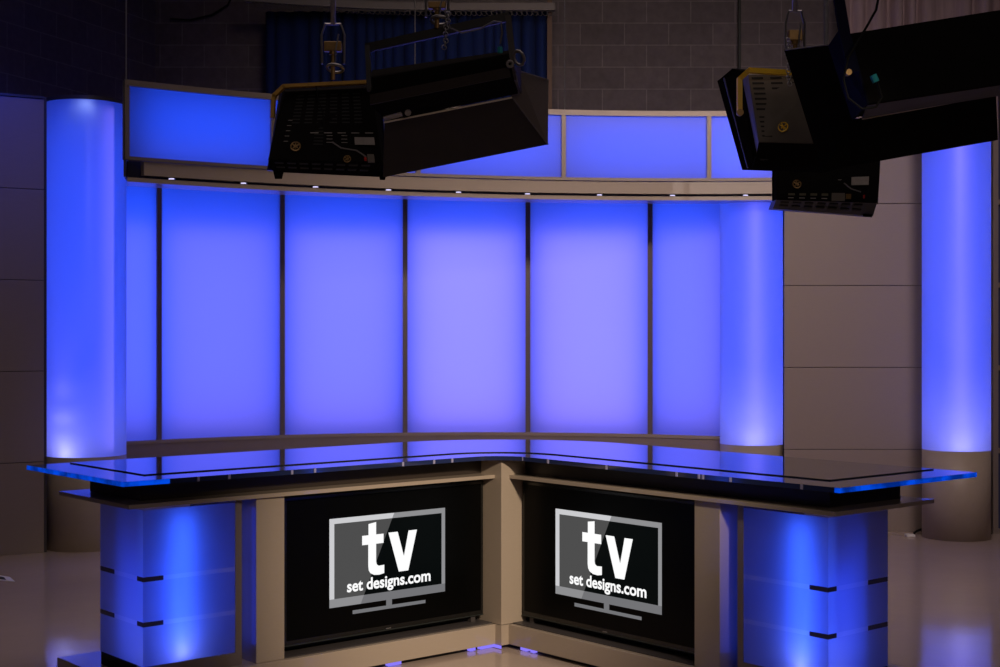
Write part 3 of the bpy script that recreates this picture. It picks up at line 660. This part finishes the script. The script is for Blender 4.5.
b = nb(); tube(b, [px(316, 86, YA - 0.02), px(318, 100, YA - 0.03), px(323, 112, YA - 0.04), px(324, 132, YA - 0.06)], 0.003, 6); obj('cord', b, CABLE, A)
RP = [px(283, 88, YA + 0.16), px(381, 83, YA + 0.16), px(387, 177, YA + 0.18), px(267, 170, YA + 0.18)]
b = nb(); hexa(b, RP, [px(280, 88, YA + 0.24), px(384, 83, YA + 0.24), px(387, 177, YA + 0.26), px(268, 171, YA + 0.26)]); obj('reflector_frame', b, pmat('lamp_front_navy', (0.02, 0.02, 0.04), 0.4), A)
for u0, u1, yy in ((273, 284, 179), (378, 387, 180)):
    b = nb(); hexa(b, [px(u0, yy - 8, YA + 0.03), px(u1, yy - 8, YA + 0.03), px(u1 - 2, yy, YA + 0.03), px(u0 + 2, yy, YA + 0.03)], [px(u0, yy - 8, YA + 0.15), px(u1, yy - 8, YA + 0.15), px(u1 - 2, yy, YA + 0.15), px(u0 + 2, yy, YA + 0.15)]); obj('hinge_tab', b, LAMPB, A)
def strap(parent, pts, w, dpt, mat, name='yoke'):
    """flat bar following points; w half width in the drop direction, dpt depth"""
    b = nb()
    for i in range(len(pts) - 1):
        p, q = Vector(pts[i]), Vector(pts[i + 1]); d = (q - p).normalized(); n_ = Vector((-d.z, 0, d.x)).normalized() * w; e = Vector((0, dpt, 0))
        p2, q2 = p - d * w * 0.4, q + d * w * 0.4
        hexa(b, [p2 - n_ - e, p2 + n_ - e, p2 + n_ + e, p2 - n_ + e], [q2 - n_ - e, q2 + n_ - e, q2 + n_ + e, q2 - n_ + e])
    return obj(name, b, mat, parent)
OCH = pmat('ochre_paint', (0.6, 0.34, 0.05), 0.5)
strap(A, [px(272.5, 118, YA), px(274, 96, YA), px(284, 86.5, YA), px(372, 82, YA)], 0.008, 0.022, OCH, 'yoke')
clamp(333, 24, 79.5, YA, 'steel and brass lamp hanger above the leftmost lamp, before the blue curtain', 11)

# lamp C: back of a panel lamp with yellow yoke, turned to show its side
YC = 6.7
Cc = thing('panel_lamp', px(770, 169, YC), 'panel lamp with bright yellow yoke and slotted grey back, right of the header', 'studio lamp')
P = [px(748, 74, YC - 0.02), px(826, 73, YC - 0.18), px(842, 145, YC - 0.26), px(758.5, 142.5, YC - 0.12)]
PB = [px(740, 72, YC + 0.12), px(826, 70, YC + 0.04), px(846, 150, YC - 0.02), px(757, 156, YC + 0.08)]
b = nb(); hexa(b, P, PB); obj('housing', b, LAMPG, Cc, bevel=0.004)
CP = [P[3], P[2], px(846, 166, YC - 0.16), px(756.5, 157, YC - 0.02)]
b = nb(); hexa(b, CP, [PB[3] + Vector((0, 0.02, 0)), PB[2] + Vector((0, 0.02, 0)), px(848, 164, YC + 0.0), px(757, 160, YC + 0.1)]); obj('lower_housing', b, LAMPB, Cc)
BP = [CP[3], CP[2], px(842, 169, YC + 0.02), px(753, 167.5, YC + 0.06)]
b = nb(); hexa(b, BP, [q + Vector((0, 0.05, 0.01)) for q in BP]); obj('bottom_vent_plate', b, LAMPB, Cc)
slots(Cc, P, 7, 3, 0.04, 0.76, 0.05, 0.58); slots(Cc, P, 5, 1, 0.06, 0.26, 0.62, 0.96); slots(Cc, P, 5, 1, 0.68, 0.90, 0.62, 0.96); slots(Cc, BP, 2, 6, 0.05, 0.95, 0.1, 0.9)
slots(Cc, P, 1, 3, 0.30, 0.95, 0.58, 0.62, LABELM, 'printed_marks', 0.5, 0.4); slots(Cc, P, 2, 1, 0.66, 0.82, 0.68, 0.82, LABELM, 'printed_marks', 0.9, 0.12)
sticker(Cc, P, 0.335, 0.77, 0.022, YELLOW)
RP = [px(738, 73, YC + 0.10), px(752, 78, YC + 0.08), px(770, 166, YC + 0.10), px(753, 168, YC + 0.10)]
SP = [px(717, 81, YC + 0.30), px(732, 68.5, YC + 0.14), px(741, 70.5, YC + 0.08), px(760, 157, YC + 0.06), px(753, 167, YC + 0.08), px(742, 170, YC + 0.26)]
b = nb(); hexa(b, SP, [q + Vector((0.42, 0.12, 0.0)) for q in SP]); obj('reflector_box', b, LAMPB, Cc, bevel=0.003)
b = nb(); tube(b, [px(724, 78, YC + 0.2), px(748, 168, YC + 0.16)], 0.004, 6); obj('gel_clip_rail', b, STEEL, Cc)
strap(Cc, [px(739.5, 113, YC - 0.05), px(739.5, 79, YC - 0.05), px(749, 70.5, YC - 0.1), px(790, 73, YC - 0.16)], 0.011, 0.018, YELLOW, 'yoke')
b = nb(); c = px(739.5, 113, YC - 0.07); tube(b, [c, c + Vector((0, -0.025, 0))], 0.016, 12); obj('pivot_bolt', b, BRASSY, Cc)
clamp(795, 11, 71.5, YC - 0.16, 'steel lamp hanger with chain above the yellow yoke', 9)
chain(Cc, px(788, 40, YC - 0.28), 15, 0.014, 0.0003)

# lamp D: small panel lamp under the large one
YD = 7.3
D = thing('panel_lamp', px(825, 212, YD), 'black panel lamp with small connectors, lowest of the lamps, below the large barn door lamp', 'studio lamp')
P = [px(776, 160, YD), px(879, 150, YD), px(877, 203, YD - 0.05), px(776, 200, YD - 0.05)]
PB = [px(774, 160, YD + 0.2), px(878, 150, YD + 0.2), px(876, 206, YD + 0.2), px(774, 203, YD + 0.2)]
b = nb(); hexa(b, P, PB); obj('housing', b, LAMPB, D, bevel=0.004)
CP = [P[3], P[2], px(873, 216, YD + 0.05), px(773, 208.5, YD + 0.05)]
b = nb(); hexa(b, CP, [q + Vector((0, 0.12, 0.004)) for q in CP]); obj('lower_housing', b, pmat('lamp_navy_grey', (0.02, 0.018, 0.025), 0.5), D)
slots(D, CP, 2, 7, 0.05, 0.9, 0.15, 0.9, fill=0.7)
plate(D, 'rating_label', P, 0.74, 0.91, 0.50, 0.66, LABELM); sticker(D, P, 0.205, 0.62, 0.020, BRASSY); plate(D, 'inlet', P, 0.69, 0.74, 0.84, 0.94, BRASSY, 0.006)
plate(D, 'switch', P, 0.86, 0.875, 0.86, 0.92, RED, 0.008); plate(D, 'grey_panel', P, 0.55, 0.68, 0.82, 0.98, LAMPG, 0.004)
slots(D, P, 1, 4, 0.12, 0.56, 0.83, 0.93, pmat('olive_label', (0.10, 0.09, 0.05), 0.6), 'printed_marks', 0.6, 0.5); slots(D, P, 1, 4, 0.12, 0.56, 0.93, 0.97, LABELM, 'printed_marks', 0.5, 0.4)
slots(D, P, 2, 2, 0.46, 0.72, 0.46, 0.62, LABELM, 'printed_marks', 0.4, 0.14)
b = nb(); tube(b, [quad_grid(P, 0.66, 0.62) + Vector((0, -0.015, 0)), quad_grid(P, 0.73, 0.74) + Vector((0, -0.02, 0)), quad_grid(P, 0.83, 0.80) + Vector((0, -0.015, 0))], 0.004, 6); obj('power_cord', b, MATS['grey_cord'], D)
b = nb(); hexa(b, [px(863, 213, YD + 0.04), px(873, 214, YD + 0.04), px(872, 217.5, YD + 0.04), px(863, 216.5, YD + 0.04)], [px(863, 213, YD + 0.12), px(873, 214, YD + 0.12), px(872, 217.5, YD + 0.12), px(863, 216.5, YD + 0.12)]); obj('hinge_tab', b, LAMPB, D)
b = nb(); hexa(b, [px(773, 160, YD + 0.2), px(881, 150, YD + 0.2), px(878, 204, YD + 0.2), px(773, 205, YD + 0.2)], [px(772, 160, YD + 0.27), px(881, 150, YD + 0.27), px(878, 204, YD + 0.27), px(772, 205, YD + 0.27)]); obj('reflector_frame', b, LAMPB, D)
b = nb(); tube(b, [px(826, 158, YD + 0.1), (px(826, 158, YD + 0.1).x, YD + 0.1, 5.8)], 0.012, 8); tag(obj('hanger_pipe', b, STEEL), 'steel pipe holding the lowest lamp, hidden behind the large barn door lamp', 'pipe')

# lamp B: barn door softlight in the middle
YB = 6.1
B = thing('barn_door_lamp', px(450, 178, YB), 'dark brown softlight with open barn doors hanging mid left before the blue curtain', 'studio lamp')
M1 = DOORM
Fr = [px(369, 78, YB), px(508, 54, YB - 0.05), px(516, 74, YB - 0.03), px(370, 104, YB + 0.02)]      # rear face toward us
Bk = [px(372, 70, YB + 0.25), px(512, 50, YB + 0.2), px(518, 93, YB + 0.22), px(387, 121, YB + 0.27)]
b = nb(); hexa(b, Fr, Bk); obj('housing', b, LAMPB, B, bevel=0.004)
b = nb(); S = [px(370, 94.5, YB - 0.012), px(509, 67, YB - 0.062), px(511, 76.5, YB - 0.052), px(370, 104.5, YB - 0.0)]; hexa(b, S, [q + Vector((0, 0.02, 0)) for q in S]); obj('rear_channel', b, DOORM, B)
b = nb(); S = [px(370, 104.5, YB + 0.01), px(512, 77, YB - 0.04), px(518, 93.5, YB + 0.20), px(387, 121.5, YB + 0.25)]; hexa(b, S, [q + Vector((0, 0.02, 0.004)) for q in S]); obj('under_plate', b, LAMPB, B)
b = nb(); S = [px(511, 66, YB - 0.06), px(518, 68, YB + 0.02), px(519, 94, YB + 0.22), px(514, 80, YB - 0.04)]; hexa(b, S, [q + Vector((0.012, 0, 0)) for q in S]); obj('end_plate', b, pmat('lamp_brown', (0.035, 0.026, 0.022), 0.5), B)
b = nb(); slab(b, [px(384.5, 121.4, YB + 0.255), px(512, 97, YB + 0.22), px(548, 144.5, YB + 0.46), px(383, 177.3, YB + 0.50)], 0.004); obj('barn_door', b, DOORM, B, label='lower barn door, dark brown')
b = nb(); slab(b, [px(512, 97, YB + 0.215), px(518, 70, YB + 0.20), px(548.5, 80, YB + 0.44), px(548, 145, YB + 0.455)], 0.004); obj('barn_door', b, pmat('door_grey_brown', (0.15, 0.125, 0.11), 0.55), B, label='right barn door, grey brown')
b = nb(); tube(b, [px(384, 122.5, YB + 0.20), px(512, 97.5, YB + 0.15)], 0.004, 6); obj('hinge_highlight', b, pmat('pale_highlight', (0.85, 0.72, 0.55), 0.5), B)  # pale colour paints the bright rim highlight along the door
b = nb(); tube(b, [px(512, 97, YB + 0.19), px(548, 144.5, YB + 0.44)], 0.003, 6); obj('door_edge', b, pmat('dull_metal', (0.13, 0.11, 0.10), 0.4), B)
b = nb(); tube(b, [px(519, 71, YB + 0.19), px(548.5, 80, YB + 0.43)], 0.003, 6); obj('door_edge', b, MATS['dull_metal'], B)
b = nb(); S = [px(383, 116, YB + 0.18), px(401, 111, YB + 0.16), px(403, 115, YB + 0.19), px(385, 120, YB + 0.21)]; hexa(b, S, [q + Vector((0, -0.006, -0.006)) for q in S]); obj('rating_label', b, LABELM, B)
b = nb(); c = px(408, 112, YB + 0.15); tube(b, [c, c + Vector((0, -0.01, -0.006))], 0.014, 12); obj('round_badge', b, LABELM, B)
YK = pmat('yoke_dark_paint', (0.014, 0.013, 0.013), 0.5)
strap(B, [px(369.5, 90, YB - 0.02), px(367.5, 47, YB + 0.05)], 0.010, 0.02, YK, 'yoke')
strap(B, [px(367.5, 48, YB + 0.05), px(508, 17, YB)], 0.019, 0.012, YK, 'yoke')
strap(B, [px(508, 17, YB), px(513, 62, YB - 0.02)], 0.013, 0.016, MATS['lamp_brown'], 'yoke')
b = nb(); tube(b, [px(500, 47, YB - 0.05), px(500, 53, YB - 0.05)], 0.011, 8); obj('cyan_plug', b, CYAN, B)
b = nb(); tube(b, [px(445, 12, YB - 0.05)] + [px(450, 28, YB - 0.05), px(462, 33, YB - 0.05), px(480, 29, YB - 0.05), px(494, 21, YB - 0.05), px(501, 22, YB - 0.05), px(502, 33, YB - 0.05), px(500, 44, YB - 0.05)], 0.004, 6); obj('power_cord', b, MATS['grey_cord'], B)
b = nb(); torus(b, px(519, 58, YB - 0.05), 0.024, 0.007, (0.8, 1, 0.1), 12, 6, 1.4); obj('tilt_handle', b, MATS['dull_metal'], B)
b = nb(); torus(b, px(510, 64, YB - 0.08), 0.012, 0.006, (0, 1, 0), 10, 6); obj('tilt_handle', b, MATS['dull_metal'], B)
clamp(437, -10, 28, YB - 0.0, 'lamp hanger with dark clamp and hanging chain above the mid left barn door lamp', 11)
chain(B, px(448, 14, YB - 0.06), 11, 0.014, -0.0015)

# lamp E: large barn door softlight at the right
YE = 5.5
E_ = thing('barn_door_lamp', px(900, 171, YE), 'large black softlight with open barn doors filling the upper right corner', 'studio lamp')
Fr = [px(846, 34, YE), px(1075, -2, YE - 0.12), px(1080, 72, YE - 0.14), px(867, 104, YE - 0.02)]
Bk = [px(832, 46, YE + 0.22), px(1068, 8, YE + 0.12), px(1075, 84, YE + 0.14), px(853, 118, YE + 0.24)]
b = nb(); hexa(b, Fr, Bk); obj('housing', b, LAMPB, E_, bevel=0.004)
b = nb(); S = [px(867, 104, YE - 0.015), px(1080, 72, YE - 0.135), px(1078, 83, YE + 0.12), px(863, 118, YE + 0.22)]; hexa(b, S, [q + Vector((0, 0.01, 0.01)) for q in S]); obj('under_plate', b, pmat('lamp_brown_grey', (0.028, 0.022, 0.02), 0.5), E_)
BLUE_LIT = pmat('lamp_blue_lit_paint', (0.010, 0.011, 0.03), 0.7, spec=0.01)  # the set's blue light on this side is put into the colour
b = nb(); S = [px(828, 46, YE + 0.22), px(838, 31, YE + 0.1), px(849, 35, YE - 0.02), px(867, 104, YE - 0.03), px(852, 120, YE + 0.22)]; hexa(b, S, [q + Vector((0.008, 0, 0)) for q in S]); obj('end_plate', b, BLUE_LIT, E_)
strap(E_, [px(853, 70, YE - 0.06), px(845, 36, YE - 0.06), px(838, -6, YE - 0.05), px(838, -40, YE - 0.05)], 0.020, 0.008, BLUE_LIT, 'yoke')
strap(E_, [px(838, -40, YE - 0.05), px(1080, -78, YE - 0.15)], 0.018, 0.012, YK, 'yoke')
b = nb(); slab(b, [px(784, 49.5, YE + 0.5), px(828, 44, YE + 0.23), px(853, 119.5, YE + 0.25), px(822, 171, YE + 0.55)], 0.004); obj('barn_door', b, LAMPB, E_, label='left barn door, flat black')
b = nb(); slab(b, [px(853.5, 120, YE + 0.25), px(996, 94.5, YE + 0.19), px(998, 140, YE + 0.46), px(823, 171, YE + 0.54)], 0.004); obj('barn_door', b, LAMPB, E_, label='lower barn door, flat black')
b = nb(); slab(b, [px(998, 94, YE + 0.19), px(1075, 82, YE + 0.15), px(1100, 122, YE + 0.45), px(999, 141, YE + 0.46)], 0.004); obj('barn_door', b, pmat('door_mauve', (0.10, 0.075, 0.085), 0.5), E_, label='outer barn door leaf')
b = nb(); tube(b, [px(862, 119, YE + 0.225), px(997, 94.5, YE + 0.16)], 0.0036, 6); obj('hinge_highlight', b, MATS['pale_highlight'], E_)  # rim highlight of the lower door, painted in the pale colour
b = nb(); tube(b, [px(785, 50, YE + 0.49), px(829, 44.5, YE + 0.22)], 0.003, 6); obj('door_edge', b, MATS['dull_metal'], E_)
b = nb(); c = px(849, 72, YE - 0.09); tube(b, [c + Vector((0, 0.03, 0)), c], 0.012, 12); obj('pivot_bolt', b, BRASSY, E_)
b = nb(); tube(b, [px(873, 75, YE - 0.10), px(876, 82, YE - 0.10)], 0.014, 8); obj('cyan_plug', b, CYAN, E_)
b = nb(); tube(b, [px(884, -30, YE - 0.12), px(876, 10, YE - 0.12), px(862, 35, YE - 0.12), px(848, 58, YE - 0.12), px(843.5, 80, YE - 0.12), px(848, 98, YE - 0.12), px(862, 109, YE - 0.12), px(876, 107, YE - 0.12), px(882, 97, YE - 0.12), px(877, 82, YE - 0.11)], 0.005, 6); obj('power_cord', b, CABLE, E_, smooth=True)
p = px(958, -59, YE - 0.10)
b = nb(); tube(b, [p + Vector((0, 0, -0.02)), (p.x, p.y, 5.8)], 0.016, 8); tag(obj('hanger_pipe', b, STEEL), 'steel pipe above the frame carrying the large right lamp', 'pipe')

# ------------------------------------------------------------------ small things on the floor
def fl_pt(x, y): Y = F * CZ / (y - YH); return Vector(((x - 500) / F * Y, Y, 0))
b = nb(); A_ = fl_pt(906, 536.5); wbox(b, A_.x, A_.x + 0.07, A_.y - 0.03, A_.y + 0.05, 0, 0.018); tag(obj('floor_plug', b, WHITEP, bevel=0.003), 'small white plug on the floor left of the far right column', 'plug')
A_ = fl_pt(914, 535); B_ = fl_pt(921, 533.5)
b = nb(); tube(b, [A_ + Vector((0, 0, 0.015)), A_ + Vector((0.03, 0.02, 0.03)), B_ + Vector((0, 0, 0.035)), B_ + Vector((0.03, 0.05, 0.012))], 0.010, 6); tag(obj('floor_cable', b, CABLE), 'short black cable from the white plug to the far right column', 'cable')
fb = thing('floor_tape_mark', fl_pt(4, 579), 'small white and dark floor mark at the left edge', 'floor mark')
b = nb(); c = [fl_pt(-8, 574.5), fl_pt(10, 577.5), fl_pt(15, 582), fl_pt(-6, 580)]; prism(b, [(q.x, q.y) for q in c], 0.0, 0.004); obj('tape', b, WHITEP, fb)
b = nb(); c = [fl_pt(-8, 575.6), fl_pt(4, 578), fl_pt(6, 580.4), fl_pt(-6, 579)]; prism(b, [(q.x, q.y) for q in c], 0.0042, 0.006); obj('dark_stripe', b, BLACKLINE, fb)
